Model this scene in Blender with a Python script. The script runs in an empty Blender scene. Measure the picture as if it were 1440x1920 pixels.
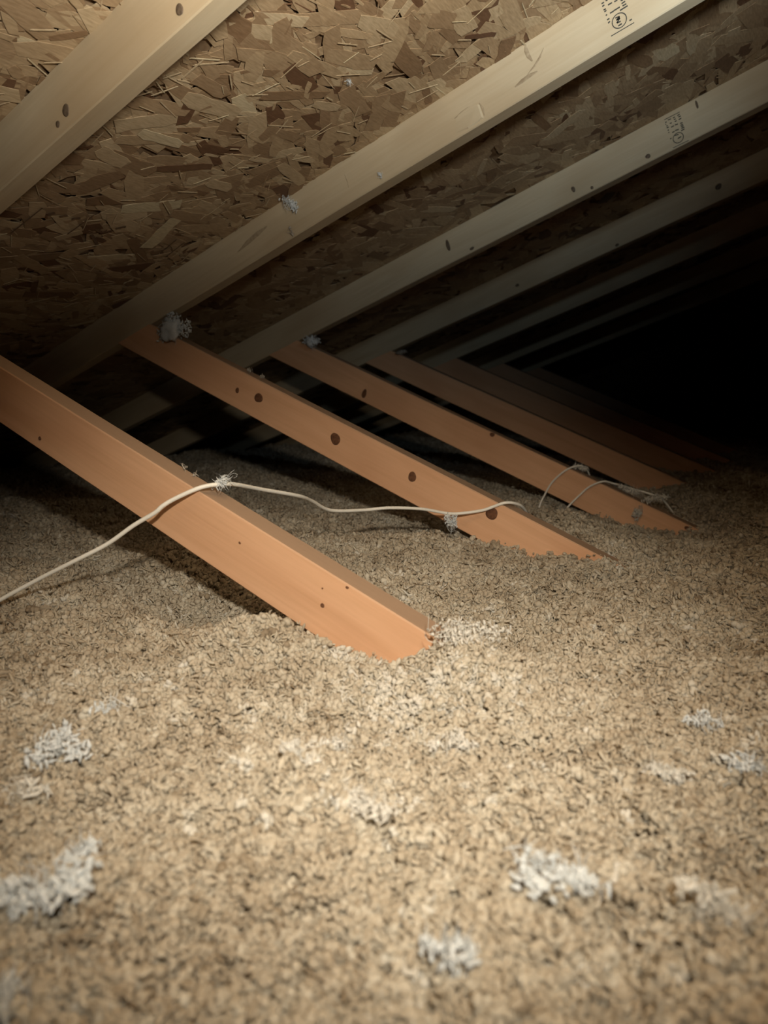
import bpy, bmesh, math
import numpy as np
from mathutils import Vector, Matrix, Euler

scene = bpy.context.scene
COL = scene.collection

# ------------------------------------------------------------------ camera
YAW, PITCH = 0.521168, -0.154928
CAM = Vector((1.48308, -0.74550, -0.18628))
cd = bpy.data.cameras.new('camera')
cam = bpy.data.objects.new('camera', cd)
COL.objects.link(cam)
cd.sensor_fit = 'VERTICAL'
cd.sensor_height = 36.0
cd.lens = 1373.44 / 1920.0 * 36.0
cd.clip_start = 0.02
cd.clip_end = 60
cam.location = CAM
cam.rotation_euler = Euler((math.pi / 2 + PITCH, 0, YAW), 'XYZ')
cd.dof.use_dof = True
cd.dof.focus_distance = 1.25
cd.dof.aperture_fstop = 4.8
scene.camera = cam

# ------------------------------------------------------------------ world, lights, exposure
world = bpy.data.worlds.new('attic_dark')
scene.world = world
world.use_nodes = True
world.node_tree.nodes['Background'].inputs[0].default_value = (0.0, 0.0, 0.0, 1)
world.node_tree.nodes['Background'].inputs[1].default_value = 0.0


def lamp(name, kind, loc, target, power, color, radius, size=None, blend=None):
    ld = bpy.data.lights.new(name, kind)
    ld.energy = power
    ld.color = color
    ld.shadow_soft_size = radius
    if kind == 'SPOT':
        ld.spot_size = math.radians(size)
        ld.spot_blend = blend
    o = bpy.data.objects.new(name, ld)
    COL.objects.link(o)
    o.location = loc
    if target is not None:
        o.rotation_euler = (Vector(target) - Vector(loc)).to_track_quat('-Z', 'Y').to_euler()
    return o




def aim(loc, az, el):
    az, el = math.radians(az), math.radians(el)
    return (loc[0] - math.sin(az) * math.cos(el), loc[1] + math.cos(az) * math.cos(el), loc[2] + math.sin(el))


# warm head torch just above the camera, its spot on the buried end of the front web
HEAD = (1.59, -0.81, 0.07)
lamp('head_torch_light', 'SPOT', HEAD, aim(HEAD, 34.5, -28), 55.0, (1.0, 0.89, 0.725), 0.025, 62, 1.0)
# whiter hand torch held right of the camera and pointed up along the deck
HAND = (1.56, -0.50, 0.12)
lamp('hand_torch_light', 'SPOT', HAND, aim(HAND, 56, 57), 138.0, (1.0, 0.945, 0.83), 0.05, 128, 1.0)
# small unseen cool fill, added to whiten the right of the second top chord
COOL_FILL = (1.57, 0.26, 0.42)
lamp('cool_fill_light', 'SPOT', COOL_FILL, aim(COOL_FILL, 42, 8), 9.5, (0.66, 0.86, 1.0), 0.03, 70, 1.0)

scene.view_settings.view_transform = 'Standard'
scene.view_settings.look = 'None'
scene.view_settings.gamma = 1.0
scene.view_settings.use_curve_mapping = False
scene.view_settings.exposure = 0.0
scene.cycles.use_adaptive_sampling = True
scene.cycles.adaptive_threshold = 0.04
scene.cycles.max_bounces = 5
scene.cycles.diffuse_bounces = 3
scene.cycles.transmission_bounces = 4

# ------------------------------------------------------------------ geometry of the place
SA, SB = 0.3468455, 0.3921355          # slope of the roof, slope of the webs
SP = 0.633249                          # truss spacing
D, T = 0.089, 0.038                    # lumber section
N_TRUSS = 7
NAIL_U, NAIL_V = 0.883, 5.20
GROUND = -0.50


# ------------------------------------------------------------------ helpers
def tag(o, label=None, cat=None, group=None, kind=None):
    if label: o['label'] = label
    if cat: o['category'] = cat
    if group: o['group'] = group
    if kind: o['kind'] = kind
    return o


def link(name, me, parent=None, mats=()):
    o = bpy.data.objects.new(name, me)
    for m in mats:
        me.materials.append(m)
    COL.objects.link(o)
    if parent is not None:
        o.parent = parent
    return o


def mesh_np(name, v, faces, smooth=False):
    me = bpy.data.meshes.new(name)
    me.from_pydata([tuple(p) for p in v], [], [tuple(f) for f in faces])
    me.polygons.foreach_set('use_smooth', [smooth] * len(me.polygons))
    me.update()
    return me


def mesh_quads(name, v, q, smooth=False):
    """fast build of a mesh made of quads only, v (n,3), q (m,4)"""
    me = bpy.data.meshes.new(name)
    v = np.asarray(v, np.float32)
    q = np.asarray(q, np.int32)
    me.vertices.add(len(v))
    me.vertices.foreach_set('co', v.ravel())
    me.loops.add(q.size)
    me.loops.foreach_set('vertex_index', q.ravel())
    me.polygons.add(len(q))
    me.polygons.foreach_set('loop_start', np.arange(0, q.size, 4, dtype=np.int32))
    me.polygons.foreach_set('loop_total', np.full(len(q), 4, np.int32))
    me.update(calc_edges=True)
    me.polygons.foreach_set('use_smooth', np.full(len(q), smooth))
    return me


def vnoise(x, y, scale, seed):
    """smooth value noise in [-1,1], numpy"""
    r = np.random.default_rng(seed).uniform(-1, 1, (257, 257))
    fx, fy = x / scale + 91.3, y / scale + 57.7
    ix, iy = np.floor(fx).astype(int), np.floor(fy).astype(int)
    tx, ty = fx - ix, fy - iy
    tx, ty = tx * tx * (3 - 2 * tx), ty * ty * (3 - 2 * ty)
    g = lambda a, b: r[a % 257, b % 257]
    return (g(ix, iy) * (1 - tx) + g(ix + 1, iy) * tx) * (1 - ty) + (g(ix, iy + 1) * (1 - tx) + g(ix + 1, iy + 1) * tx) * ty


# ------------------------------------------------------------------ materials
def new_mat(name):
    m = bpy.data.materials.new(name)
    m.use_nodes = True
    nt = m.node_tree
    nt.nodes.clear()
    out = nt.nodes.new('ShaderNodeOutputMaterial')
    return m, nt, out


def ramp(nt, fac, stops):
    r = nt.nodes.new('ShaderNodeValToRGB')
    els = r.color_ramp.elements
    while len(els) < len(stops):
        els.new(0.5)
    for e, (p, c) in zip(els, stops):
        e.position = p
        e.color = (*c, 1)
    nt.links.new(fac, r.inputs['Fac'])
    return r


def mat_wood(name, light, mid, dark, rough=0.62):
    m, nt, out = new_mat(name)
    N, Lk = nt.nodes.new, nt.links.new
    tc = N('ShaderNodeTexCoord')
    oi = N('ShaderNodeObjectInfo')
    add = N('ShaderNodeVectorMath'); add.operation = 'ADD'
    sc = N('ShaderNodeVectorMath'); sc.operation = 'SCALE'
    comb = N('ShaderNodeCombineXYZ')
    for i in range(3):
        Lk(oi.outputs['Random'], comb.inputs[i])
    Lk(comb.outputs[0], sc.inputs[0]); sc.inputs['Scale'].default_value = 17.0
    Lk(tc.outputs['Object'], add.inputs[0]); Lk(sc.outputs[0], add.inputs[1])
    mp = N('ShaderNodeMapping'); mp.inputs['Scale'].default_value = (2.2, 22, 22)
    Lk(add.outputs[0], mp.inputs['Vector'])
    n1 = N('ShaderNodeTexNoise'); n1.inputs['Scale'].default_value = 1.0; n1.inputs['Detail'].default_value = 5; n1.inputs['Distortion'].default_value = 0.6
    Lk(mp.outputs[0], n1.inputs['Vector'])
    mp2 = N('ShaderNodeMapping'); mp2.inputs['Scale'].default_value = (7, 190, 190)
    Lk(add.outputs[0], mp2.inputs['Vector'])
    n2 = N('ShaderNodeTexNoise'); n2.inputs['Scale'].default_value = 1.0; n2.inputs['Detail'].default_value = 3
    Lk(mp2.outputs[0], n2.inputs['Vector'])
    mp3 = N('ShaderNodeMapping'); mp3.inputs['Scale'].default_value = (3.0, 6, 6)
    Lk(add.outputs[0], mp3.inputs['Vector'])
    n3 = N('ShaderNodeTexNoise'); n3.inputs['Scale'].default_value = 1.0; n3.inputs['Detail'].default_value = 2
    Lk(mp3.outputs[0], n3.inputs['Vector'])
    r1 = ramp(nt, n1.outputs['Fac'], [(0.3, mid), (0.55, light), (0.75, mid)])
    r2 = ramp(nt, n2.outputs['Fac'], [(0.35, (1, 1, 1)), (0.72, (0.94, 0.93, 0.91))])
    mul = N('ShaderNodeMixRGB'); mul.blend_type = 'MULTIPLY'; mul.inputs[0].default_value = 1.0
    Lk(r1.outputs[0], mul.inputs[1]); Lk(r2.outputs[0], mul.inputs[2])
    r3 = ramp(nt, n3.outputs['Fac'], [(0.5, (0, 0, 0)), (0.85, (1, 1, 1))])
    mix = N('ShaderNodeMixRGB'); Lk(r3.outputs[0], mix.inputs[0])
    Lk(mul.outputs[0], mix.inputs[1]); mix.inputs[2].default_value = (*dark, 1)
    b = N('ShaderNodeBsdfPrincipled'); b.inputs['Roughness'].default_value = rough
    b.inputs['Specular IOR Level'].default_value = 0.3
    geo = N('ShaderNodeNewGeometry'); sx = N('ShaderNodeSeparateXYZ'); Lk(geo.outputs['True Normal'], sx.inputs[0])
    dr = N('ShaderNodeMapRange'); dr.inputs['From Min'].default_value = 0.45; dr.inputs['From Max'].default_value = 0.85
    dr.inputs['To Max'].default_value = 0.8
    Lk(sx.outputs['Z'], dr.inputs['Value'])
    dust_shade = N('ShaderNodeMixRGB'); Lk(dr.outputs[0], dust_shade.inputs[0]); Lk(mix.outputs[0], dust_shade.inputs[1])
    dust_shade.inputs[2].default_value = (0.30, 0.225, 0.165, 1)      # dusty tone on upper edges, also painting their shade into the colour
    Lk(dust_shade.outputs[0], b.inputs['Base Color'])
    bp = N('ShaderNodeBump'); bp.inputs['Strength'].default_value = 0.25; bp.inputs['Distance'].default_value = 0.001
    Lk(n2.outputs['Fac'], bp.inputs['Height']); Lk(bp.outputs[0], b.inputs['Normal'])
    Lk(b.outputs[0], out.inputs['Surface'])
    return m


def mat_noise(name, c0, c1, scale=40, rough=0.9, bump=0.0, lo=0.35, hi=0.68, spec=0.2, metallic=0.0):
    m, nt, out = new_mat(name)
    N, Lk = nt.nodes.new, nt.links.new
    tc = N('ShaderNodeTexCoord')
    n = N('ShaderNodeTexNoise'); n.inputs['Scale'].default_value = scale; n.inputs['Detail'].default_value = 5
    Lk(tc.outputs['Object'], n.inputs['Vector'])
    r = ramp(nt, n.outputs['Fac'], [(lo, c0), (hi, c1)])
    b = N('ShaderNodeBsdfPrincipled'); b.inputs['Roughness'].default_value = rough
    b.inputs['Specular IOR Level'].default_value = spec
    b.inputs['Metallic'].default_value = metallic
    Lk(r.outputs[0], b.inputs['Base Color'])
    if bump:
        bp = N('ShaderNodeBump'); bp.inputs['Strength'].default_value = bump; bp.inputs['Distance'].default_value = 0.003
        Lk(n.outputs['Fac'], bp.inputs['Height']); Lk(bp.outputs[0], b.inputs['Normal'])
    Lk(b.outputs[0], out.inputs['Surface'])
    return m


STRAND_STOPS = [(0.0, (0.135, 0.066, 0.036)), (0.08, (0.25, 0.155, 0.085)), (0.35, (0.37, 0.255, 0.15)),
                (0.7, (0.47, 0.345, 0.21)), (0.93, (0.58, 0.46, 0.30)), (1.0, (0.66, 0.57, 0.38))]


def mat_strand(name, source):
    m, nt, out = new_mat(name)
    N, Lk = nt.nodes.new, nt.links.new
    if source == 'object':
        oi = N('ShaderNodeObjectInfo'); fac = oi.outputs['Random']
    else:
        at = N('ShaderNodeAttribute'); at.attribute_name = 'tint'; fac = at.outputs['Fac']
    r = ramp(nt, fac, STRAND_STOPS)
    geo = N('ShaderNodeNewGeometry')
    n = N('ShaderNodeTexNoise'); n.inputs['Scale'].default_value = 60; n.inputs['Detail'].default_value = 4
    mp = N('ShaderNodeMapping'); mp.inputs['Scale'].default_value = (6, 1, 6)
    Lk(geo.outputs['Position'], mp.inputs['Vector']); Lk(mp.outputs[0], n.inputs['Vector'])
    r2 = ramp(nt, n.outputs['Fac'], [(0.3, (0.78, 0.75, 0.7)), (0.7, (1.1, 1.1, 1.1))])
    mul = N('ShaderNodeMixRGB'); mul.blend_type = 'MULTIPLY'; mul.inputs[0].default_value = 1.0
    Lk(r.outputs[0], mul.inputs[1]); Lk(r2.outputs[0], mul.inputs[2])
    b = N('ShaderNodeBsdfPrincipled'); b.inputs['Roughness'].default_value = 0.55
    b.inputs['Specular IOR Level'].default_value = 0.35
    Lk(mul.outputs[0], b.inputs['Base Color'])
    Lk(b.outputs[0], out.inputs['Surface'])
    return m


def mat_fibre(name, stops, source=None, transl=0.38, noise_scale=300):
    """soft fibrous wool: diffuse plus some light let through"""
    m, nt, out = new_mat(name)
    N, Lk = nt.nodes.new, nt.links.new
    if source == 'instancer':
        at = N('ShaderNodeAttribute'); at.attribute_type = 'INSTANCER'; at.attribute_name = 'tint'; fac = at.outputs['Fac']
    else:
        tc = N('ShaderNodeTexCoord')
        n = N('ShaderNodeTexNoise'); n.inputs['Scale'].default_value = noise_scale; n.inputs['Detail'].default_value = 2
        Lk(tc.outputs['Object'], n.inputs['Vector']); fac = n.outputs['Fac']
    r = ramp(nt, fac, stops)
    d = N('ShaderNodeBsdfDiffuse'); t = N('ShaderNodeBsdfTranslucent')
    Lk(r.outputs[0], d.inputs['Color']); Lk(r.outputs[0], t.inputs['Color'])
    mx = N('ShaderNodeMixShader'); mx.inputs[0].default_value = transl
    Lk(d.outputs[0], mx.inputs[1]); Lk(t.outputs[0], mx.inputs[2])
    Lk(mx.outputs[0], out.inputs['Surface'])
    return m


M_RAFTER = mat_wood('spruce_pale', (0.60, 0.50, 0.345), (0.53, 0.42, 0.275), (0.44, 0.32, 0.19))
M_WEB = mat_wood('fir_orange', (0.78, 0.47, 0.285), (0.71, 0.41, 0.24), (0.60, 0.32, 0.18))
M_KNOT = mat_noise('knot_dark', (0.10, 0.045, 0.025), (0.20, 0.095, 0.05), 160, 0.6)
M_KNOT_GREY = mat_noise('knot_grey', (0.09, 0.065, 0.045), (0.19, 0.14, 0.095), 160, 0.6)
M_PITCH = mat_noise('pitch_streak', (0.33, 0.25, 0.16), (0.46, 0.37, 0.25), 120, 0.7)
M_INK = mat_noise('stamp_ink', (0.035, 0.034, 0.03), (0.10, 0.095, 0.08), 900, 0.8)
M_PRINT = mat_noise('faded_print', (0.14, 0.085, 0.05), (0.22, 0.14, 0.085), 300, 0.8)
M_DECK = mat_noise('strand_board_core', (0.16, 0.095, 0.05), (0.36, 0.245, 0.145), 38, 0.8, 0.5)
M_STRAND = mat_strand('wood_strand_mixed', 'attribute')
M_STRAND_O = mat_strand('wood_strand_single', 'object')
M_WALL = mat_noise('gable_board', (0.12, 0.08, 0.05), (0.25, 0.17, 0.1), 18, 0.9)
M_GYPSUM = mat_noise('gypsum_board', (0.5, 0.48, 0.44), (0.6, 0.58, 0.54), 8, 0.9)
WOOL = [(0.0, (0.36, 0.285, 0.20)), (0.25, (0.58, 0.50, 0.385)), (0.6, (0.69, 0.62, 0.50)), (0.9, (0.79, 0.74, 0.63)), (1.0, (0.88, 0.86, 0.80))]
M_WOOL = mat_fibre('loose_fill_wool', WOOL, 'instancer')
M_WOOL_BED = mat_fibre('loose_fill_bed', [(0.3, (0.50, 0.43, 0.32)), (0.7, (0.66, 0.58, 0.46))], None, 0.05, 120)
M_TUFT = mat_fibre('white_wool_cool_lit', [(0.3, (0.76, 0.79, 0.79)), (0.7, (0.92, 0.96, 0.98))], None, 0.3)  # white wool; its bluish cast paints cool light into the tufts
M_TUFT_PALE = mat_fibre('pale_wool', [(0.3, (0.76, 0.73, 0.66)), (0.7, (0.90, 0.89, 0.84))], None, 0.3)
M_TUFT_DUSTY = mat_fibre('dusty_wool', [(0.3, (0.50, 0.45, 0.38)), (0.7, (0.68, 0.63, 0.55))], None, 0.3)
M_CABLE = mat_noise('cable_jacket_white', (0.84, 0.82, 0.75), (0.90, 0.89, 0.83), 30, 0.45, 0, 0.3, 0.7, 0.4)
M_NAIL = mat_noise('galvanised_steel', (0.75, 0.76, 0.78), (0.9, 0.9, 0.9), 50, 0.25, 0, 0.3, 0.7, 0.5, 1.0)

# ------------------------------------------------------------------ the setting: deck, gable, ceiling board below
RD = Matrix.Rotation(-SA, 4, 'Y')       # roof frame: local x up the slope, y along the ridge, z square to the deck
RW = Matrix.Rotation(SB, 4, 'Y')        # web frame: local x down the web


def slab(name, x0, x1, y0, y1, z0, z1, mat, parent=None, nx=1, ny=1):
    bm = bmesh.new()
    bmesh.ops.create_cube(bm, size=1.0)
    bmesh.ops.scale(bm, vec=(x1 - x0, y1 - y0, z1 - z0), verts=bm.verts)
    bmesh.ops.translate(bm, vec=((x0 + x1) / 2, (y0 + y1) / 2, (z0 + z1) / 2), verts=bm.verts)
    me = bpy.data.meshes.new(name)
    bm.to_mesh(me); bm.free()
    return link(name, me, parent, [mat])


Y_END = 5.4
deck = slab('ceiling', -2.1, 3.2, -1.4, Y_END + 0.15, D + 0.0045, D + 0.017, M_DECK)
deck.matrix_world = RD
tag(deck, 'sloping roof deck of pressed wood strands above the trusses', kind='structure')
fl = slab('floor', -2.1, 3.0, -1.4, Y_END + 0.15, -0.83, -0.817, M_GYPSUM)
tag(fl, 'gypsum ceiling board hidden under the loose fill', kind='structure')
gb = slab('wall_back', -2.1, 3.0, Y_END + 0.06, Y_END + 0.075, -0.817, 1.3, M_WALL)
# cut the gable to the roof slope
bm = bmesh.new(); bm.from_mesh(gb.data)
for vtx in bm.verts:
    if vtx.co.z > 0:
        vtx.co.z = math.tan(SA) * vtx.co.x + (D + 0.004) / math.cos(SA)
bm.to_mesh(gb.data); bm.free()
tag(gb, 'dark gable end wall at the far end', kind='structure')

# ---- wood strands of the deck: real flakes pressed into the underside
rng = np.random.default_rng(7)


def strand_batch(n, u0, u1, v0, v1, seed, big=1.0, proud=0.0035):
    r = np.random.default_rng(seed)
    c = np.stack([r.uniform(u0, u1, n), r.uniform(v0, v1, n)], 1)
    ln = r.gamma(3.6, 0.0165, n).clip(0.014, 0.14) * big
    wd = (ln * r.uniform(0.16, 0.6, n)).clip(0.003, 0.036 * big)
    thin = r.random(n) < 0.10
    wd[thin] = r.uniform(0.0014, 0.003, thin.sum())
    th = math.pi / 2 + r.normal(0, 0.62, n)
    lvl = r.uniform(0, 1, n) ** 1.4 * proud
    tilt = r.normal(0, 2.4 * proud, n)
    tl2 = r.normal(0, 3.6 * proud, n)
    tint = r.beta(2.4, 2.2, n)
    tint[r.random(n) < 0.05] = 0.02
    return c, ln, wd, th, lvl, tilt, tl2, tint, r


def strand_mesh(name, b):
    c, ln, wd, th, lvl, tilt, tl2, tint, r = b
    n = len(ln)
    # outline: 4 stations along the length, two verts each; two skins
    s = np.array([-0.5, -0.2, 0.2, 0.5])
    ca, sa = np.cos(th), np.sin(th)
    V = np.zeros((n, 2, 4, 2, 3), np.float32)
    bow = r.normal(0, 0.003, n)
    for k in range(4):
        for side in range(2):
            lx = s[k] * ln + r.normal(0, 0.05, n) * ln * (1 if k in (0, 3) else 0)
            wfac = (0.75 if k in (0, 3) else 1.0) * r.uniform(0.75, 1.1, n)
            ly = (side - 0.5) * wd * wfac
            lz = D - lvl + lx * tilt + ly * tl2 + bow * (s[k] ** 2) * 4 * ln
            lz = np.minimum(lz, D + 0.004)
            lz = np.maximum(lz, D - 0.007)
            V[:, 0, k, side, 0] = c[:, 0] + lx * ca - ly * sa
            V[:, 0, k, side, 1] = c[:, 1] + lx * sa + ly * ca
            V[:, 0, k, side, 2] = lz
            V[:, 1, k, side] = V[:, 0, k, side]
            V[:, 1, k, side, 2] += 0.0008
    def vi(layer, k, side): return (layer * 4 + k) * 2 + side
    q = []
    for k in range(3):
        q.append([vi(0, k, 0), vi(0, k, 1), vi(0, k + 1, 1), vi(0, k + 1, 0)])
        q.append([vi(0, k, 0), vi(0, k + 1, 0), vi(1, k + 1, 0), vi(1, k, 0)])
        q.append([vi(0, k, 1), vi(1, k, 1), vi(1, k + 1, 1), vi(0, k + 1, 1)])
    q.append([vi(0, 0, 0), vi(1, 0, 0), vi(1, 0, 1), vi(0, 0, 1)])
    q.append([vi(0, 3, 0), vi(0, 3, 1), vi(1, 3, 1), vi(1, 3, 0)])
    q = np.array(q)
    Q = (np.arange(n)[:, None, None] * 16 + q[None]).reshape(-1, 4)
    me = mesh_quads(name, V.reshape(-1, 3), Q)
    a = me.attributes.new('tint', 'FLOAT', 'FACE')
    a.data.foreach_set('value', np.repeat(tint, len(q)).astype(np.float32))
    return me


def cat_batches(bs):
    return tuple(np.concatenate([b[i] for b in bs]) for i in range(8)) + (np.random.default_rng(3),)


def slivers(n):
    # thin pale slivers lifted off the face
    b = list(strand_batch(n, -0.2, 1.6, -0.2, SP, 19))
    r = b[8]
    b[1] = r.uniform(0.012, 0.055, n)
    b[2] = r.uniform(0.0011, 0.0028, n)
    b[3] = r.uniform(0, math.pi, n)
    b[4] = r.uniform(0.004, 0.0068, n)
    b[7] = r.uniform(0.85, 1.0, n)
    return tuple(b)


# a dense coat of small strands where the deck is near, a thinner one further off
b_all = cat_batches([
    strand_batch(7000, -0.75, 1.75, -0.35, SP + 0.02, 11),
    strand_batch(3600, -0.9, 1.9, SP, 2 * SP, 12, 1.3, 0.0015),
    strand_batch(3600, -1.3, 2.0, 2 * SP, 4 * SP, 13, 1.5, 0.0012),
    strand_batch(3200, -1.6, 2.2, 4 * SP, Y_END, 14, 2.0, 0.0012),
    slivers(320),
    strand_batch(1400, -1.9, -0.7, -0.3, 2 * SP, 15, 1.6, 0.002),
])
st = link('strand_layer', strand_mesh('strand_layer', b_all), deck, [M_STRAND])
tag(st, kind='stuff')

# the 300 largest strands in view, one by one
shapes = []
for k in range(14):
    r = np.random.default_rng(100 + k)
    ns = 6
    top, bot = [], []
    s = np.linspace(-0.5, 0.5, ns)
    up = 0.5 * r.uniform(0.72, 1.0, ns); dn = -0.5 * r.uniform(0.72, 1.0, ns)
    up[0] *= r.uniform(0.3, 0.95); dn[-1] *= r.uniform(0.3, 0.95)
    bow = r.normal(0, 1.2)
    v, f = [], []
    for layer in range(2):
        for i in range(ns):
            xx = s[i] + (r.normal(0, 0.012) if 0 < i < ns - 1 else 0)
            zz = bow * (s[i] ** 2) + (1.0 if layer else 0.0)
            v += [(xx + (0.04 if i in (0, ns - 1) else 0) * r.normal(), dn[i], zz), (xx, up[i], zz)]
    for i in range(ns - 1):
        a0, a1, b0, b1 = 2 * i, 2 * i + 1, 2 * i + 2, 2 * i + 3
        o2 = 2 * ns
        f += [(a0, a1, b1, b0), (a0 + o2, b0 + o2, b1 + o2, a1 + o2), (a0, b0, b0 + o2, a0 + o2), (a1, a1 + o2, b1 + o2, b1)]
    e = 2 * ns - 2
    f += [(0, 2 * ns, 2 * ns + 1, 1), (e, e + 1, e + 1 + 2 * ns, e + 2 * ns)]
    me = mesh_np('wood_strand', v, f)
    me.materials.append(M_STRAND_O)
    shapes.append(me)
r = np.random.default_rng(21)
cnt = 0
while cnt < 300:
    u, v = r.uniform(-0.25, 1.6), r.uniform(-0.2, SP - 0.005)
    if v > 0.0 and v < T + 0.01:
        continue
    if cnt > 235:
        u, v = r.uniform(0.3, 1.5), r.uniform(SP + T + 0.01, 2 * SP - 0.01)
    L_ = r.uniform(0.05, 0.125)
    W_ = L_ * r.uniform(0.2, 0.55)
    W_ = min(W_, 0.042)
    o = bpy.data.objects.new('wood_strand', shapes[cnt % 14])
    COL.objects.link(o)
    o.parent = deck
    o.matrix_parent_inverse = Matrix.Identity(4)
    o.location = (u, v, D - (r.uniform(0.0022, 0.0046) if v < SP else r.uniform(0.001, 0.0022)))
    o.rotation_euler = (r.normal(0, 0.02 if v < SP else 0.008), r.normal(0, 0.010 if v < SP else 0.004), math.pi / 2 + r.normal(0, 0.6))
    o.scale = (L_, W_, 0.0009)
    cnt += 1

# faint mill print on the deck, low on the left
PRINT = [(0.15, 0.186, 0.253, 0.188), (0.186, 0.287, 0.272, 0.29), (0.236, 0.21, 0.248, 0.218), (0.238, 0.234, 0.249, 0.245), (0.241, 0.26, 0.251, 0.273), (0.205, 0.332, 0.172, 0.372), (0.125, 0.362, 0.142, 0.374), (0.227, 0.329, 0.219, 0.348), (0.243, 0.364, 0.26, 0.378), (0.194, 0.53, 0.259, 0.522), (0.182, 0.557, 0.256, 0.549)]
pv, pf = [], []
for (u0, v0, u1, v1) in PRINT:
    l = math.hypot(u1 - u0, v1 - v0)
    w = 0.0016 if l > 0.06 else 0.0035
    a, b = (v0 - v1) / l * w, (u1 - u0) / l * w
    n = len(pv)
    pv += [(u0 + a, v0 + b, D - 0.0052), (u1 + a, v1 + b, D - 0.0052), (u1 - a, v1 - b, D - 0.0052), (u0 - a, v0 - b, D - 0.0052)]
    pf.append((n, n + 1, n + 2, n + 3))
link('mill_print', mesh_np('mill_print', pv, pf), deck, [M_PRINT])

# ------------------------------------------------------------------ roof trusses


def board_mesh(name, u0, u1, w0, w1, seed, mat, segs=40, mitre=0.0):
    """lumber with eased edges, a very slight crook and a skewed end cut; local x along the grain, y thickness, z depth"""
    r = np.random.default_rng(seed)
    e = 0.0018
    prof = [(e, w0), (T - e, w0), (T, w0 + e), (T, w1 - e), (T - e, w1), (e, w1), (0, w1 - e), (0, w0 + e)]
    us = np.linspace(u0, u1, segs + 1)
    wob = vnoise(us, us * 0, 0.35, seed) * 0.0012
    wob2 = vnoise(us, us * 0 + 3, 0.11, seed + 1) * 0.0005
    v, f = [], []
    for i, u in enumerate(us):
        for (y, z) in prof:
            v.append((u + (mitre * z if i == 0 else 0.0), y + wob2[i], z + wob[i]))
    m = len(prof)
    for i in range(segs):
        for k in range(m):
            a, b = i * m + k, i * m + (k + 1) % m
            f.append((a, b, b + m, a + m))
    f.append(tuple(range(m)))
    f.append(tuple(segs * m + k for k in reversed(range(m))))
    me = mesh_np(name, v, f)
    bm = bmesh.new(); bm.from_mesh(me)
    bmesh.ops.recalc_face_normals(bm, faces=bm.faces)
    bm.to_mesh(me); bm.free()
    me.materials.append(mat)
    return me


def knot_mesh(rx, rz, seed, ring=True):
    r = np.random.default_rng(seed)
    n = 20
    v = [(0, -0.0011, 0)]
    f = []
    rad = 1 + 0.08 * np.array([math.sin(2 * t + seed) + 0.5 * math.sin(3 * t + 2 * seed) for t in np.linspace(0, 2 * math.pi, n, endpoint=False)])
    for k, (sc_, y) in enumerate(((0.45, -0.0010), (0.8, -0.0009), (0.97, -0.0006), (1.0, 0.0012))):
        for i in range(n):
            t = 2 * math.pi * i / n
            v.append((math.cos(t) * rx * sc_ * rad[i], y, math.sin(t) * rz * sc_ * rad[i]))
    for i in range(n):
        f.append((0, 1 + i, 1 + (i + 1) % n))
        for k in range(3):
            a, b = 1 + k * n + i, 1 + k * n + (i + 1) % n
            f.append((a, a + n, b + n, b))
    me = mesh_np('knot', v, f, True)
    bm = bmesh.new(); bm.from_mesh(me)
    bmesh.ops.recalc_face_normals(bm, faces=bm.faces)
    if sum(fc.normal.y for fc in bm.faces) > 0:
        bmesh.ops.reverse_faces(bm, faces=bm.faces)
    bm.to_mesh(me); bm.free()
    return me


def add_knots(board, lst, mat, seed):
    for k, (u, w, rx, rz) in enumerate(lst):
        o = link('knot', knot_mesh(rx, rz, seed + k), board, [mat])
        o.location = (u, -0.0002, w)


def streak(board, pts, width, mat, name='pitch_pocket'):
    """a thin dark check in the grain, tapered at both ends"""
    v, f = [], []
    n = len(pts)
    for i, (u, w) in enumerate(pts):
        k = math.sin(math.pi * (i + 0.3) / (n - 0.4)) * width * 0.5
        a = pts[min(i + 1, n - 1)]; b = pts[max(i - 1, 0)]
        dx, dz = a[0] - b[0], a[1] - b[1]
        l = math.hypot(dx, dz) or 1
        nx_, nz = -dz / l * k, dx / l * k
        v += [(u + nx_, -0.0001, w + nz), (u, -0.0007, w), (u - nx_, -0.0001, w - nz)]
    for i in range(n - 1):
        for j in range(2):
            a = 3 * i + j
            f.append((a, a + 1, a + 4, a + 3))
    return link(name, mesh_np(name, v, f, True), board, [mat])


S2 = [(1.2185, .0709, 1.2229, .0707), (1.2181, .066, 1.2221, .0663), (1.2183, .0594, 1.2224, .0591), (1.2188, .0558, 1.2226, .0563), (1.2192, .0488, 1.2215, .0494), (1.2189, .0409, 1.2231, .0411), (1.2189, .035, 1.2227, .0363), (1.2258, .0715, 1.2292, .0708), (1.2272, .0627, 1.2344, .0625), (1.238, .0615, 1.2433, .0614), (1.2264, .0484, 1.2326, .0481), (1.2327, .0486, 1.2435, .0485), (1.2477, .0574, 1.2514, .0561), (1.2475, .0517, 1.2538, .0521), (1.2478, .0475, 1.2543, .0472), (1.242, .043, 1.2553, .0431), (1.251, .019, 1.2553, .0189), (1.2172, .0126, 1.2569, .0118), (1.2319, .0361, 1.2389, .0344), (1.2389, .0344, 1.2324, .0316), (1.2324, .0316, 1.2386, .0319), (1.2386, .0319, 1.2318, .0272), (1.2318, .0272, 1.2382, .0263), (1.2325, .0213, 1.2388, .0216)]
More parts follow.
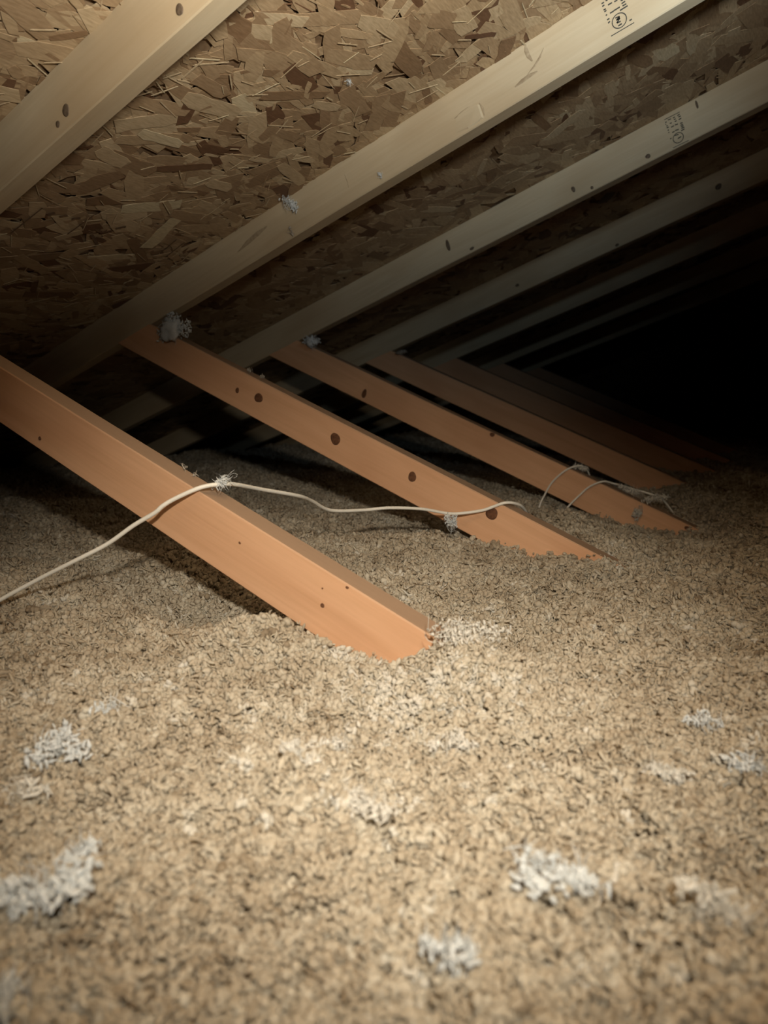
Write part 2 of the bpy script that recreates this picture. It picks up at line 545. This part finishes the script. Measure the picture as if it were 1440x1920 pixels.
S3 = [(1.22, .0771, 1.2571, .0763), (1.2197, .0042, 1.2571, .0036), (1.2355, .0197, 1.2442, .0205), (1.2312, .0301, 1.2401, .028), (1.2205, .0696, 1.2238, .07), (1.2196, .0649, 1.2213, .0651), (1.2204, .0604, 1.2236, .0604), (1.2199, .0561, 1.2244, .0559), (1.2202, .049, 1.2231, .0497), (1.2201, .0433, 1.2224, .0437), (1.2196, .0274, 1.2231, .0283), (1.2277, .0724, 1.2349, .0712), (1.229, .0625, 1.2336, .0616), (1.2293, .0525, 1.2363, .0526), (1.228, .0394, 1.234, .0395), (1.2391, .0711, 1.2442, .0705), (1.2398, .0661, 1.2444, .0658), (1.2403, .0607, 1.2451, .0608), (1.2385, .053, 1.2456, .0519), (1.2353, .0405, 1.2439, .0391), (1.2496, .0708, 1.2556, .0714), (1.251, .0666, 1.2567, .0662), (1.2497, .0604, 1.2562, .0608), (1.25, .0506, 1.256, .0494), (1.2497, .0461, 1.2557, .045), (1.2496, .0422, 1.2557, .0416), (1.2495, .0382, 1.2567, .0376), (1.2474, .0331, 1.2559, .0334)]


def grade_stamp(board, segs, circle, wd):
    """inked mill mark: bars, small broken characters and a ring, a hair proud of the face"""
    v, f = [], []
    for (x0, z0, x1, z1) in segs:
        l = math.hypot(x1 - x0, z1 - z0)
        w = wd * (0.62 if l > 0.03 else 1.0) * 0.5
        dx, dz = (x1 - x0) / l, (z1 - z0) / l
        n = len(v)
        v += [(x0 - dz * w, -0.00045, z0 + dx * w), (x0 + dz * w, -0.00045, z0 - dx * w), (x1 + dz * w, -0.00045, z1 - dx * w), (x1 - dz * w, -0.00045, z1 + dx * w)]
        f.append((n, n + 1, n + 2, n + 3))
    cx, cz, rr = circle
    n = len(v); m = 36
    for i in range(m):
        t = 2 * math.pi * i / m
        for q in (rr - wd * 0.34, rr + wd * 0.34):
            v.append((cx + math.cos(t) * q, -0.00045, cz + math.sin(t) * q))
    for i in range(m):
        a, b = n + 2 * i, n + 2 * ((i + 1) % m)
        f.append((a, b, b + 1, a + 1))
    o = link('grade_stamp', mesh_np('grade_stamp', v, f), board, [M_INK])
    o['label'] = 'black inked grade stamp'
    return o


TRUSS_LABELS = [
    'front roof truss, top chord across the upper left corner, orange web under the white cable',
    'second roof truss, web with a row of round dark knots, brightly lit stamped top chord',
    'third roof truss, dim grey stamped top chord, thin cable loops over its web',
    'fourth roof truss, faint shadowed chord and web just behind the cable loops',
    'fifth roof truss, barely visible dark top chord behind the fourth',
    'sixth roof truss, almost black outline deep in the attic',
    'seventh and last roof truss, lost in the dark',
]
chords, webs = [], []
for i in range(N_TRUSS):
    t = bpy.data.objects.new('roof_truss', None)
    COL.objects.link(t)
    t.empty_display_size = 0.1
    t.location = (0, i * SP, 0)
    tag(t, TRUSS_LABELS[i], 'roof truss', 'roof trusses at even spacing')
    c = link('top_chord', board_mesh('top_chord', -1.95, 3.1, 0, D, 40 + i, M_RAFTER, 60), t)
    c.rotation_euler = RD.to_euler()
    w = link('web', board_mesh('web', -0.003, 1.98, -D, 0, 70 + i, M_WEB, 14, 1.0 / math.tan(SA + SB)), t)
    w.rotation_euler = RW.to_euler()
    chords.append(c); webs.append(w)

add_knots(chords[0], [(0.8143, 0.0199, 0.0062, 0.0068), (0.5752, 0.024, 0.0072, 0.0085), (0.552, 0.0163, 0.004, 0.005)], M_KNOT_GREY, 5)
add_knots(chords[2], [(1.1613, 0.0145, 0.006, 0.006), (0.969, 0.0271, 0.005, 0.008), (1.0141, 0.0081, 0.004, 0.004), (0.594, 0.0502, 0.006, 0.016), (0.6593, 0.0095, 0.007, 0.004), (1.296, 0.0725, 0.0026, 0.011)], M_KNOT_GREY, 15)
add_knots(chords[3], [(1.272, 0.0419, 0.010, 0.009), (0.935, 0.008, 0.006, 0.005), (0.5689, 0.027, 0.007, 0.006)], M_KNOT_GREY, 25)
add_knots(webs[0], [(0.913, -0.0339, 0.0022, 0.0016), (1.0629, -0.0453, 0.0034, 0.0028), (1.0546, -0.0244, 0.0014, 0.0012), (1.0869, -0.0046, 0.0024, 0.0018), (0.4847, -0.0709, 0.003, 0.0034)], M_KNOT, 35)
add_knots(webs[1], [(0.3933, -0.0396, 0.0118, 0.0118), (0.3262, -0.0481, 0.005, 0.0075), (0.629, -0.0408, 0.0138, 0.0132), (0.8383, -0.0355, 0.0102, 0.0105), (1.0313, -0.0262, 0.0138, 0.0120)], M_KNOT, 45)
add_knots(webs[2], [(0.3027, -0.0628, 0.009, 0.014), (0.7504, -0.0065, 0.008, 0.006), (1.3384, -0.0094, 0.006, 0.005)], M_KNOT, 55)
# grain flaws of the second top chord
streak(chords[1], [(1.068, 0.034), (1.083, 0.040), (1.097, 0.049), (1.108, 0.060)], 0.004, M_PITCH)
streak(chords[1], [(1.040, 0.026), (1.055, 0.0285), (1.070, 0.030), (1.086, 0.029)], 0.008, M_PITCH)
streak(chords[1], [(1.083, 0.050), (1.079, 0.062), (1.078, 0.074), (1.080, 0.084)], 0.008, M_PITCH)
streak(chords[1], [(0.915, 0.036), (0.932, 0.0385), (0.947, 0.041)], 0.0045, M_PITCH)
streak(chords[1], [(0.969, 0.036), (0.972, 0.024), (0.971, 0.010)], 0.005, M_PITCH)
streak(chords[1], [(0.655, 0.060), (0.656, 0.045), (0.655, 0.030)], 0.003, M_PITCH)
streak(chords[1], [(0.330, 0.040), (0.365, 0.047), (0.40, 0.052), (0.43, 0.055)], 0.012, M_PITCH)
grade_stamp(chords[1], S2, (1.2365, 0.0285, 0.0118), 0.0024)
grade_stamp(chords[2], S3, (1.2370, 0.0210, 0.0118), 0.0026)
# torn raised splinter below the flaw
sp = link('splinter', mesh_np('splinter', [(0.905, 0.0002, 0.010), (0.915, 0.0002, 0.037), (0.950, -0.0035, 0.040), (0.966, -0.0045, 0.033), (0.966, -0.0035, 0.008), (0.935, -0.002, 0.006), (0.950, 0.002, 0.042), (0.970, 0.002, 0.034), (0.970, 0.002, 0.006), (0.935, 0.002, 0.002)],
          [(0, 5, 4, 3, 2, 1), (2, 3, 7, 6), (3, 4, 8, 7), (4, 5, 9, 8)]), chords[1], [M_RAFTER])

# ------------------------------------------------------------------ loose fill insulation


def ground_h(x, y):
    h = np.full_like(x, GROUND)
    h = h + 0.012 * vnoise(x, y, 0.31, 1) + 0.014 * vnoise(x, y, 0.12, 2) + 0.010 * vnoise(x, y, 0.055, 3) + 0.006 * vnoise(x, y, 0.026, 4)
    def bump(cx, cy, sx, sy, a, rot=0.0):
        c, s = math.cos(rot), math.sin(rot)
        dx, dy = x - cx, y - cy
        return a * np.exp(-(((dx * c + dy * s) / sx) ** 2 + ((-dx * s + dy * c) / sy) ** 2))
    h = h + bump(1.18, -0.03, 0.075, 0.08, 0.048)      # heap against the end of the front web
    h = h + bump(0.95, -0.075, 0.10, 0.05, 0.036)
    h = h - bump(0.76, 0.06, 0.18, 0.07, 0.036)        # hollow behind it
    h = h + bump(0.80, 0.52, 0.22, 0.06, 0.022)        # low ridge in front of the second web
    h = h - bump(1.20, 0.58, 0.13, 0.10, 0.020)
    h = h + bump(1.04, 0.93, 0.15, 0.14, 0.030)
    h = h - bump(1.21, 1.20, 0.16, 0.13, 0.040)        # drift between second and third webs
    h = h + bump(1.36, 2.05, 0.22, 0.22, 0.045)
    h = h + bump(1.34, 1.52, 0.14, 0.10, 0.02)
    h = h + bump(1.10, -0.46, 0.05, 0.05, 0.020)
    h = h + bump(1.36, -0.33, 0.05, 0.04, 0.014)
    h = h - bump(1.43, -0.24, 0.032, 0.022, 0.042)
    h = h - bump(1.22, -0.40, 0.022, 0.018, 0.032)
    h = h - bump(1.405, -0.335, 0.022, 0.018, 0.034) - bump(1.02, -0.40, 0.02, 0.02, 0.03)
    return h


gx, gy = np.arange(-2.0, 2.4, 0.02), np.arange(-1.0, Y_END, 0.02)
GX, GY = np.meshgrid(gx, gy, indexing='ij')
roof_z = math.tan(SA) * GX + D / math.cos(SA) - 0.03
GZ = np.minimum(ground_h(GX, GY) - 0.012, roof_z)
nx_, ny_ = GX.shape
base_v = np.stack([GX, GY, GZ], -1).reshape(-1, 3)
ii, jj = np.meshgrid(np.arange(nx_ - 1), np.arange(ny_ - 1), indexing='ij')
a0 = (ii * ny_ + jj).ravel()
base_q = np.stack([a0, a0 + ny_, a0 + ny_ + 1, a0 + 1], 1)

# scatter points: thick near the camera, coarser clumps further off
r = np.random.default_rng(5)
NC = 2200000
X = r.uniform(-1.9, 2.3, NC); Y = r.uniform(-0.95, Y_END - 0.1, NC)
dist = np.sqrt((X - CAM.x) ** 2 + (Y - CAM.y) ** 2 + 0.1)
rho_max = NC / (4.2 * (Y_END + 0.85))
rho = np.clip(46000 * (1.0 / dist) ** 1.6, 3200, 50000)
vx, vy = X - CAM.x, Y - CAM.y
ang = np.arctan2(vx, vy) + YAW            # 0 on the optical axis
rho = np.where(np.abs(ang) > math.radians(42), rho * 0.3, rho)
keep = r.random(NC) < rho / rho_max
X, Y, dist, rho = X[keep], Y[keep], dist[keep], rho[keep]
Z = ground_h(X, Y)
ok = Z < math.tan(SA) * X + D / math.cos(SA) - 0.05
X, Y, Z, dist = X[ok], Y[ok], Z[ok], dist[ok]
npt = len(X)
Z = Z + r.uniform(-0.011, 0.003, npt)
SCL = np.clip(1.05 * dist ** 0.5, 0.9, 2.4) * r.uniform(0.6, 1.35, npt)
ROT = r.uniform(0, 2 * math.pi, (npt, 3))
patch = vnoise(X, Y, 0.07, 9) * 0.6 + vnoise(X, Y, 0.025, 10) * 0.5
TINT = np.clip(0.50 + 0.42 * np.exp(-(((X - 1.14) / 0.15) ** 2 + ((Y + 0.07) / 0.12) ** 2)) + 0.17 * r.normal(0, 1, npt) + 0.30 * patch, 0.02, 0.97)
IDX = r.integers(0, 12, npt)
print('insulation clumps', npt)


def grain_arrays(rg, n, radius, lmin, lmax, wmin, wmax, curl=1.2, flat=0.45, squash=0.6, nst=6, ncs=5):
    """n curled, tapering fibre grains scattered in a ball; returns verts, quads"""
    V, Q = [], []
    for k in range(n):
        L_ = rg.uniform(lmin, lmax); W_ = rg.uniform(wmin, wmax)
        cv = rg.normal(0, curl)
        tw = rg.normal(0, 0.5)
        pts = []
        s = np.linspace(-0.5, 0.5, nst)
        for si in s:
            a = cv * si
            cx = L_ * (math.sin(a) / cv if abs(cv) > 0.05 else si)
            cy = L_ * ((1 - math.cos(a)) / cv if abs(cv) > 0.05 else 0)
            rad = W_ * 0.5 * max(0.12, (1 - (2 * si) ** 2) ** 0.5 if abs(si) < 0.5 else 0.12) * rg.uniform(0.8, 1.2)
            tx, ty = math.cos(a), math.sin(a)
            for c in range(ncs):
                ph = 2 * math.pi * c / ncs + tw * si
                ox, oz = math.cos(ph) * rad * flat, math.sin(ph) * rad
                pts.append((cx - ty * ox, cy + tx * ox, oz))
        pts = np.array(pts)
        e = Euler(rg.uniform(0, 6.28, 3)).to_matrix()
        pts = pts @ np.array(e).T
        d = rg.normal(0, 1, 3); d /= np.linalg.norm(d)
        off = d * radius * rg.uniform(0.1, 1) * np.array([1, 1, squash])
        base = sum(len(v) for v in V)
        V.append(pts + off)
        for i in range(nst - 1):
            for c in range(ncs):
                a, b = base + i * ncs + c, base + i * ncs + (c + 1) % ncs
                Q.append((a, a + ncs, b + ncs, b))
    return np.concatenate(V), np.array(Q)


protos = bpy.data.collections.new('wool_clump_shapes')
for k in range(12):
    rg = np.random.default_rng(300 + k)
    if k < 7:
        v, q = grain_arrays(rg, 9, 0.0085, 0.0045, 0.0105, 0.0032, 0.0070, 1.0, 0.6)
    elif k < 10:
        v, q = grain_arrays(rg, 7, 0.0075, 0.0055, 0.0095, 0.0055, 0.0090, 0.5, 0.8)
    else:
        v, q = grain_arrays(rg, 10, 0.010, 0.006, 0.015, 0.0014, 0.0034, 1.6, 0.7)
    me = mesh_quads('wool_clump_%02d' % k, v, q, True)
    me.materials.append(M_WOOL)
    protos.objects.link(bpy.data.objects.new('wool_clump_%02d' % k, me))

all_v = np.concatenate([base_v, np.stack([X, Y, Z], 1)])
ins_me = mesh_quads('loose_fill_insulation', all_v, base_q, True)
nb = len(base_v)


def put(name, typ, arr, pad):
    at = ins_me.attributes.new(name, typ, 'POINT')
    full = np.concatenate([np.zeros((nb,) + arr.shape[1:]) + pad, arr])
    key = 'vector' if typ == 'FLOAT_VECTOR' else 'value'
    at.data.foreach_set(key, full.astype({'INT': np.int32, 'BOOLEAN': bool}.get(typ, np.float32)).ravel())


put('clump', 'BOOLEAN', np.ones(npt), 0)
put('spin', 'FLOAT_VECTOR', ROT, 0)
put('size', 'FLOAT', SCL, 1)
put('pick', 'INT', IDX, 0)
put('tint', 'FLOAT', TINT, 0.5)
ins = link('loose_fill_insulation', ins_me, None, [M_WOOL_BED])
tag(ins, 'deep bed of beige loose fill wool insulation covering the attic floor', 'insulation', None, 'stuff')

ng = bpy.data.node_groups.new('scatter_wool', 'GeometryNodeTree')
ng.interface.new_socket('Geometry', in_out='INPUT', socket_type='NodeSocketGeometry')
ng.interface.new_socket('Geometry', in_out='OUTPUT', socket_type='NodeSocketGeometry')
gi, go = ng.nodes.new('NodeGroupInput'), ng.nodes.new('NodeGroupOutput')
iop = ng.nodes.new('GeometryNodeInstanceOnPoints')
ci = ng.nodes.new('GeometryNodeCollectionInfo')
ci.inputs['Collection'].default_value = protos
ci.inputs['Separate Children'].default_value = True
ci.inputs['Reset Children'].default_value = True
jn = ng.nodes.new('GeometryNodeJoinGeometry')


def named(nm, typ):
    n = ng.nodes.new('GeometryNodeInputNamedAttribute')
    n.data_type = typ
    n.inputs['Name'].default_value = nm
    return n.outputs['Attribute']


ng.links.new(gi.outputs[0], iop.inputs['Points'])
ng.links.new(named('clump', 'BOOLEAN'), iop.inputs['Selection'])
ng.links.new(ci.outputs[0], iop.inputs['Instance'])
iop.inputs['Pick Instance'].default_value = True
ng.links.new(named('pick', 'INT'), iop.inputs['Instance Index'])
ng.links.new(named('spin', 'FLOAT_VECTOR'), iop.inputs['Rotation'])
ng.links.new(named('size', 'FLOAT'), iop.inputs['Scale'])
ng.links.new(gi.outputs[0], jn.inputs[0])
ng.links.new(iop.outputs[0], jn.inputs[0])
ng.links.new(jn.outputs[0], go.inputs[0])
md = ins.modifiers.new('scatter', 'NODES')
md.node_group = ng


# ------------------------------------------------------------------ white tufts of wool
def core_blob(ext, seed):
    r = np.random.default_rng(seed + 9)
    nu, nv = 18, 11
    th, ph = np.meshgrid(np.linspace(0, 2 * math.pi, nu, endpoint=False), np.linspace(0.05, math.pi - 0.05, nv), indexing='ij')
    d = np.stack([np.cos(th) * np.sin(ph), np.sin(th) * np.sin(ph), np.cos(ph)], -1)
    lump = np.ones(th.shape)
    for k in range(9):
        a = r.normal(0, 1, 3); a /= np.linalg.norm(a)
        lump = lump + r.uniform(0.1, 0.3) * np.sin(d @ a * r.uniform(3, 8) + r.uniform(0, 6))
    lump = np.clip(lump, 0.45, 1.5) * 0.52 * r.uniform(0.85, 1.15, th.shape)
    v = (d * lump[..., None] * np.array(ext)).reshape(-1, 3)
    q = [(i * nv + j, ((i + 1) % nu) * nv + j, ((i + 1) % nu) * nv + j + 1, i * nv + j + 1) for i in range(nu) for j in range(nv - 1)]
    return v, np.array(q)


def tuft(loc, ext, n, label, mat, seed, size=1.0, group='stray tufts of wool', name='wool_tuft', core=False):
    rg = np.random.default_rng(seed)
    n = int(n * 1.8)
    v, q = grain_arrays(rg, n, 1.0, 0.004 * size, 0.011 * size, 0.0014 * size, 0.0050 * size, 1.3, 0.7, 1.0)
    # grain_arrays scatters in a unit ball; squeeze the offsets into the tuft's extent
    rg2 = np.random.default_rng(seed)
    per = 30
    vv = v.reshape(n, per, 3)
    c = vv.mean(1, keepdims=True)
    lob = rg2.uniform(-0.75, 0.75, (4, 3)) * np.array([1, 1, 0.5])
    pickl = rg2.integers(0, 4, n)
    c2 = c * 0.6 + lob[pickl][:, None, :]
    vv = vv - c + c2 * np.array(ext)
    nn = min(n // 4 + 3, 40)
    # a few long hair-like fibres sticking out
    fv, fq = grain_arrays(rg2, nn, 1.0, 0.016 * size, 0.034 * size, 0.0005, 0.0009, 2.0, 1.0, 1.0)
    f3 = fv.reshape(nn, per, 3)
    c = f3.mean(1, keepdims=True)
    f3 = f3 - c + c * np.array(ext) * 0.9
    # soft lumpy core
    cv, cq = core_blob(ext if core else tuple(e * 0.05 for e in ext), seed)
    V = np.concatenate([vv.reshape(-1, 3), f3.reshape(-1, 3), cv])
    Q = np.concatenate([q, fq + n * per, cq + (n + nn) * per])
    o = link(name, mesh_quads(name, V, Q, True), None, [mat])
    o.location = loc
    tag(o, label, 'wool tuft', group)
    return o


def rz(o, *e):
    o.rotation_euler = e
    return o


tuft((0.084, SP - 0.016, -0.014), (0.052, 0.024, 0.042), 170, 'large dim wool tuft stuck where the second chord and web meet', M_TUFT, 501, 1.25, core=True)
tuft((0.064, 2 * SP - 0.012, -0.006), (0.034, 0.018, 0.028), 90, 'smaller dim wool tuft stuck where the third chord and web meet', M_TUFT, 502, 1.2, core=True)
tuft((0.046, 3 * SP - 0.01, -0.008), (0.028, 0.014, 0.010), 30, 'faint sliver of wool where the fourth chord and web meet', M_TUFT_DUSTY, 503, 1.1, core=True)
rz(tuft((0.449, SP - 0.011, 0.240), (0.034, 0.010, 0.017), 80, 'white wool tuft hanging on the second top chord by the deck', M_TUFT, 504, 1.0), 0, 0.75, 0)
rz(tuft((0.456, SP - 0.004, 0.178), (0.012, 0.003, 0.003), 7, 'thin wool wisp on the second top chord below the hanging tuft', M_TUFT_DUSTY, 505, 0.8), 0, 1.2, 0)
rz(tuft((0.684, SP - 0.004, 0.265), (0.010, 0.004, 0.005), 12, 'small wool fleck on the second top chord near its lower edge', M_TUFT, 506, 0.7), 0, 0.9, 0)
rz(tuft((0.786, 0.022, -0.302), (0.024, 0.010, 0.010), 60, 'white wool tuft snagged on the cable atop the front web', M_TUFT, 507, 0.85), 0, -0.5, 0)
rz(tuft((0.876, 0.586, -0.434), (0.013, 0.009, 0.022), 80, 'wool tuft dangling from the cable before the second web', M_TUFT, 508, 0.8), 0, 0.1, 0)
rz(tuft((0.948, 1.285, -0.378), (0.026, 0.010, 0.012), 50, 'dusty wool clinging to the upper cable loop over the third web', M_TUFT_PALE, 509, 1.25), 0, 0.2, 0)
rz(tuft((1.085, 1.290, -0.433), (0.052, 0.010, 0.009), 80, 'long dusty wool strip lying along the lower cable loop', M_TUFT_PALE, 510, 1.25), 0, 0.28, 0)
rz(tuft((1.150, 1.285, -0.452), (0.030, 0.012, 0.014), 60, 'dusty wool lump at the end of the lower cable loop', M_TUFT_PALE, 511, 1.25), 0, -0.35, 0)
rz(tuft((1.112, 1.257, -0.484), (0.012, 0.008, 0.030), 45, 'dusty wool hanging down the face of the third web', M_TUFT_PALE, 512, 1.25), 0, 0.45, 0)
tuft((0.310, SP + 0.018, -0.121), (0.009, 0.008, 0.004), 10, 'upper crumb of wool on the top edge of the knotty second web', M_TUFT_DUSTY, 513, 0.7)
tuft((0.347, SP + 0.012, -0.137), (0.012, 0.008, 0.004), 13, 'lower crumb of wool on the top edge of the knotty second web', M_TUFT_DUSTY, 514, 0.7)
tuft((0.703, 0.030, -0.287), (0.005, 0.004, 0.005), 6, 'tiny wool crumb on the front web, further from the cable', M_TUFT_DUSTY, 515, 0.5)
tuft((0.724, 0.030, -0.296), (0.004, 0.004, 0.003), 4, 'tiny wool crumb on the front web, close beside the cable', M_TUFT_DUSTY, 516, 0.5)
dz = lambda u, v, o=0.006: Vector((u * math.cos(SA) - (D - o) * math.sin(SA), v, u * math.sin(SA) + (D - o) * math.cos(SA)))
tuft(dz(0.822, 0.417), (0.006, 0.006, 0.004), 9, 'small bluish white wool speck on the roof deck', M_TUFT, 517, 0.6)


def on_ground(x, y, lift=0.010):
    return (x, y, float(ground_h(np.array([x]), np.array([y]))[0]) + lift)


G = 'white tufts lying on the loose fill'
for k, (x, y, e, n, lab, sz) in enumerate([
    (1.099, -0.493, (0.030, 0.028, 0.014), 120, 'brightest white wool tuft at the lower left, cool light tinted in', 1.1),
    (1.070, -0.452, (0.012, 0.016, 0.008), 34, 'small white wool tuft just beyond the brightest one', 0.9),
    (0.930, -0.362, (0.036, 0.028, 0.014), 110, 'broad white wool tuft at the left edge of the bed', 1.0),
    (0.915, -0.290, (0.016, 0.018, 0.010), 40, 'white wool tuft on the left, farthest from the camera', 0.9),
    (0.955, -0.415, (0.022, 0.016, 0.009), 46, 'pale wool tuft low on the left frame edge', 1.0),
    (1.150, -0.552, (0.018, 0.014, 0.010), 50, 'white wool tuft in the bottom left corner', 1.0),
    (1.367, -0.339, (0.034, 0.020, 0.010), 90, 'long white wool tuft right of centre near the bottom', 1.0),
    (1.333, -0.405, (0.018, 0.012, 0.008), 44, 'white wool tuft at the bottom centre', 0.9),
    (1.460, -0.328, (0.026, 0.018, 0.009), 60, 'pale wool tuft in the lower right corner', 1.0),
    (1.400, -0.138, (0.024, 0.016, 0.008), 54, 'pale wool tuft on the right, midway up the bed', 0.9),
    (1.468, -0.080, (0.022, 0.018, 0.010), 54, 'white wool tuft at the right frame edge', 0.9),
    (1.422, -0.006, (0.018, 0.014, 0.009), 40, 'white wool tuft on the right, farthest up the bed', 0.8),
    (1.138, -0.222, (0.018, 0.020, 0.008), 44, 'pale wool tuft in front of the buried end of the front web', 0.85),
    (1.226, -0.171, (0.020, 0.014, 0.007), 44, 'curled pale tuft right of the buried front web end', 0.85),
    (1.218, -0.308, (0.030, 0.018, 0.007), 60, 'flat pale wool tuft in the middle of the foreground', 0.9),
    (1.139, -0.290, (0.020, 0.016, 0.007), 44, 'pale wool tuft left of the foreground middle', 0.85),
    (1.165, -0.02, (0.050, 0.040, 0.016), 200, 'white wool heaped against the buried end of the front web', 0.8),
]):
    tuft(on_ground(x, y), e, n, lab, M_TUFT_PALE if ('pale' in lab or 'heaped' in lab) else M_TUFT, 600 + k, sz, G)


# ------------------------------------------------------------------ a nail point far back in the deck
bm = bmesh.new()
bmesh.ops.create_cone(bm, cap_ends=True, segments=10, radius1=0.0035, radius2=0.0025, depth=0.022)
bmesh.ops.create_cone(bm, cap_ends=True, segments=10, radius1=0.0025, radius2=0.0004, depth=0.008, matrix=Matrix.Translation((0, 0, 0.015)))
for fc in bm.faces:
    fc.smooth = True
me = bpy.data.meshes.new('roofing_nail'); bm.to_mesh(me); bm.free()
nail = link('roofing_nail', me, None, [M_NAIL])
nail.location = dz(NAIL_U, NAIL_V, 0.006)
nail.rotation_euler = (math.pi, -SA, 0)
tag(nail, 'tiny glinting nail point under the deck in the dark far right', 'nail')


# ------------------------------------------------------------------ cables
def catmull(P, per=8):
    P = [Vector(p) for p in P]
    P = [2 * P[0] - P[1]] + P + [2 * P[-1] - P[-2]]
    out = []
    for i in range(1, len(P) - 2):
        for k in range(per):
            t = k / per
            a, b, c, d = P[i - 1], P[i], P[i + 1], P[i + 2]
            out.append(0.5 * ((2 * b) + (c - a) * t + (2 * a - 5 * b + 4 * c - d) * t * t + (3 * b - a - 3 * c + d) * t ** 3))
    out.append(P[-2])
    return out


def cable(name, pts, rad, label, mat, group=None):
    P = catmull(pts)
    n = 10
    v, f = [], []
    up = Vector((0, 0, 1))
    for i, p in enumerate(P):
        t = (P[min(i + 1, len(P) - 1)] - P[max(i - 1, 0)]).normalized()
        s = t.cross(up).normalized()
        up2 = s.cross(t)
        for k in range(n):
            a = 2 * math.pi * k / n
            v.append(p + (s * math.cos(a) + up2 * math.sin(a)) * rad)
    for i in range(len(P) - 1):
        for k in range(n):
            a, b = i * n + k, i * n + (k + 1) % n
            f.append((a, b, b + n, a + n))
    f.append(tuple(reversed(range(n))))
    f.append(tuple(range((len(P) - 1) * n, len(P) * n)))
    o = link(name, mesh_np(name, v, f, True), None, [mat])
    return tag(o, label, 'cable', group)


CAB = [(0.455, -0.22, -0.512), (0.456, -0.16, -0.501), (0.488, -0.13, -0.476), (0.54, -0.1, -0.444), (0.593, -0.08, -0.416), (0.638, -0.06, -0.391), (0.677, -0.045, -0.363), (0.709, -0.035, -0.344), (0.72, -0.03, -0.334), (0.733, -0.022, -0.325), (0.756, -0.01, -0.313), (0.77, 0.002, -0.307), (0.783, 0.02, -0.305), (0.785, 0.045, -0.308), (0.771, 0.12, -0.324), (0.767, 0.22, -0.346), (0.751, 0.28, -0.363), (0.742, 0.35, -0.389), (0.761, 0.43, -0.398), (0.791, 0.48, -0.398), (0.831, 0.54, -0.405), (0.866, 0.59, -0.418), (0.892, 0.61, -0.418), (0.928, 0.622, -0.411), (0.948, 0.628, -0.403), (0.968, 0.634, -0.395), (0.982, 0.65, -0.396), (0.989, 0.68, -0.406), (0.988, 0.72, -0.429), (0.985, 0.76, -0.47), (0.985, 0.80, -0.51)]
L1 = [(0.842, 1.225, -0.535), (0.844, 1.235, -0.512), (0.848, 1.245, -0.482), (0.856, 1.252, -0.46), (0.876, 1.256, -0.421), (0.911, 1.262, -0.386), (0.942, 1.28, -0.373), (0.96, 1.3, -0.384), (0.965, 1.34, -0.43), (0.965, 1.36, -0.50)]
L2 = [(0.915, 1.23, -0.515), (0.924, 1.24, -0.491), (0.934, 1.246, -0.476), (0.953, 1.252, -0.454), (0.98, 1.257, -0.427), (1.014, 1.262, -0.411), (1.037, 1.285, -0.417), (1.077, 1.3, -0.429), (1.126, 1.3, -0.44), (1.161, 1.3, -0.452), (1.19, 1.32, -0.49)]
cable('cable', CAB, 0.0031, 'white cable running from the left edge over the front web to the second web', M_CABLE, 'cables over the webs')
cable('cable', L1, 0.0026, 'thin upper cable loop over the third web', M_CABLE, 'cables over the webs')
cable('cable', L2, 0.0026, 'thin lower cable loop over the third web, wool strung along it', M_CABLE, 'cables over the webs')
